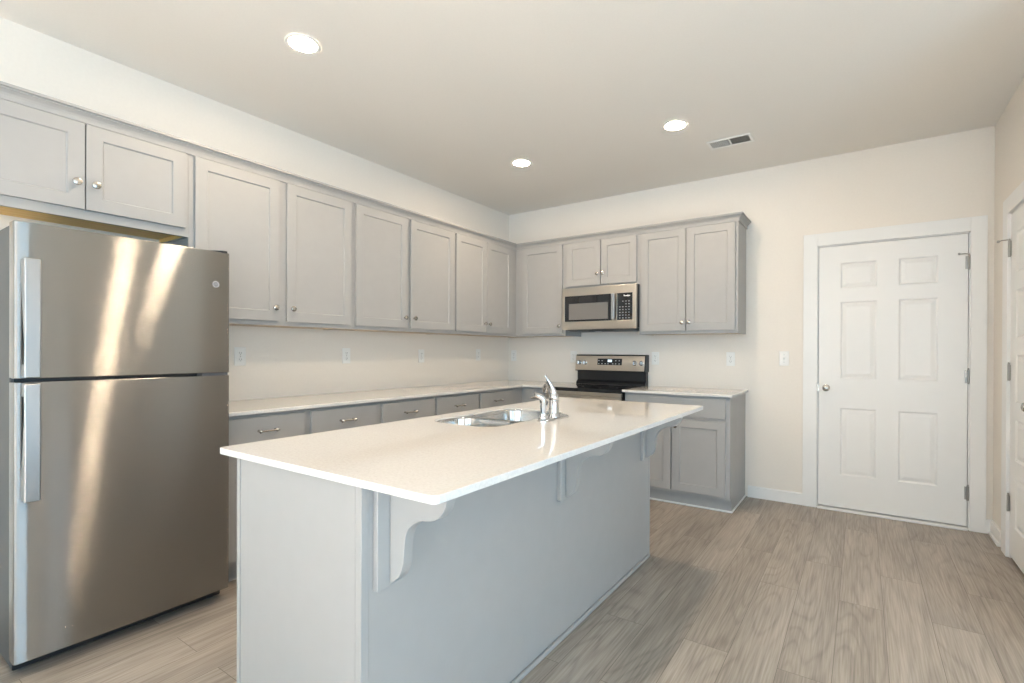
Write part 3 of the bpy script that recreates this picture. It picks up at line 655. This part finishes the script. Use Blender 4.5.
# ------------------------------------------------------------------ outlets and switch (local front toward -y)
def outlet_proto():
    t = thing('wall_outlet', 'proto', 'outlet')
    p = MB().box(-.036, .036, -.006, -.0002, -.060, .060).build('cover_plate', M['white'], t, bevel=.003)
    for dz in (-.021, .021):
        f = MB().prism([(x, z+dz) for x, z in rrect(-.0165, .0165, -.0145, .0145, .010, 5)], 1, -.008, -.0058).build('receptacle', M['white'], t, smooth=True)
        MB().box(-.0075, -.0055, -.0084, -.0078, dz-.003, dz+.007).box(.0055, .0075, -.0084, -.0078, dz-.003, dz+.006).box(-.002, .002, -.0084, -.0078, dz-.010, dz-.006).build('slots', M['slot'], f)
    MB().lathe([(.003,0),(.003,.001)], (0, -.006, 0), '-y', 10).build('screw', M['nickel'], t)
    return t
op = outlet_proto()
spots = [((0, -2.958, 1.198), PI/2, 'white outlet on the long wall just right of the refrigerator'),
         ((0, -2.157, 1.198), PI/2, 'white outlet on the long wall, second from the refrigerator'),
         ((0, -1.359, 1.192), PI/2, 'white outlet on the long wall, third from the refrigerator'),
         ((0, -.545, 1.200), PI/2, 'white outlet on the long wall nearest the room corner'),
         ((.076, 0, 1.190), 0, 'white outlet on the back wall right beside the room corner'),
         ((.842, 0, 1.182), 0, 'white outlet on the back wall just left of the range backguard'),
         ((1.722, 0, 1.176), 0, 'white outlet on the back wall just right of the range backguard'),
         ((2.397, 0, 1.177), 0, 'white outlet above the short countertop right of the range')]
for i, (l, r, lab) in enumerate(spots):
    o = op if i == 0 else copy_tree(op)
    o.location = l; o.rotation_euler = (0, 0, r); tag(o, lab, 'outlet', 'duplex outlets over the counters')
sw = thing('light_switch', 'white light switch on the back wall left of the six-panel door', 'light switch', (2.814, 0, 1.186))
MB().box(-.036, .036, -.006, -.0002, -.060, .060).build('cover_plate', M['white'], sw, bevel=.003)
MB().prism([(-.0058,-.012),(-.0075,-.012),(-.020,.008),(-.019,.013),(-.0058,.012)], 0, -.005, .005).build('toggle', M['white'], sw, bevel=.001)
for dz in (-.03, .03): MB().lathe([(.003,0),(.003,.001)], (0, -.006, dz), '-y', 10).build('screw', M['nickel'], sw)

# ------------------------------------------------------------------ recessed lights and ceiling vent
def can_light():
    t = thing('recessed_light', 'x', 'ceiling light')
    mb = MB(); n = 40; pr = [(.066, -.0005), (.066, -.003), (.070, -.005), (.082, -.0045), (.086, -.0005)]; vs = []; fs = []
    for r, z in pr:
        for i in range(n): vs.append((r*math.cos(2*PI*i/n), r*math.sin(2*PI*i/n), z))
    for j in range(len(pr)-1):
        for i in range(n): fs.append((j*n+i, j*n+(i+1) % n, (j+1)*n+(i+1) % n, (j+1)*n+i))
    mb.add(vs, fs).build('trim_ring', M['white'], t, smooth=True)
    MB().lathe([(.066, .0006), (.066, .0025), (.0, .0035)], (0, 0, 0), '-z', 40).build('light_lens', M['lens'], t, smooth=True)
    return t
cl = can_light()
for i, (x, y, lab) in enumerate([(.991, -3.140, 'recessed ceiling light above the walkway beside the refrigerator'),
                                 (2.277, -1.203, 'recessed ceiling light next to the ceiling vent'),
                                 (1.012, -1.221, 'recessed ceiling light nearest the corner between the cabinet runs'),
                                 (2.277, -3.170, 'recessed ceiling light over the near end of the island')]):
    o = cl if i == 0 else copy_tree(cl)
    o.location = (x, y, H); tag(o, lab, 'ceiling light', 'recessed ceiling lights')
def vent():
    t = thing('ceiling_vent', 'white louvred air vent in the ceiling near the back wall', 'vent', (2.535, -.722, H))
    L, D_, b_ = .152, .080, .020
    MB().box(-L, L, -D_, -D_+b_, -.006, -.0003).box(-L, L, D_-b_, D_, -.006, -.0003).box(-L, -L+b_, -D_+b_, D_-b_, -.006, -.0003).box(L-b_, L, -D_+b_, D_-b_, -.006, -.0003)\
        .box(-.006, .006, -D_+b_, D_-b_, -.006, -.0003).build('vent_frame', M['white'], t, bevel=.0015)
    MB().box(-L+b_, L-b_, -D_+b_, D_-b_, -.0012, -.0003).build('duct_opening', M['slot'], t)
    sl = MB(); n = 9
    for s in (-1, 1):
        for i in range(n):
            x = s*(.012+(L-b_-.016)*(i+.5)/n); d = .0018*s
            sl.add([(x-d, -D_+b_, -.0014), (x+d, -D_+b_, -.0058), (x+d, D_-b_, -.0058), (x-d, D_-b_, -.0014), (x-d+.0008, -D_+b_, -.0014), (x+d+.0008, -D_+b_, -.0058), (x+d+.0008, D_-b_, -.0058), (x-d+.0008, D_-b_, -.0014)],
                   [(0,1,2,3),(7,6,5,4),(0,4,5,1),(1,5,6,2),(2,6,7,3),(3,7,4,0)])
    sl.build('louvres', M['white'], t)
vent()
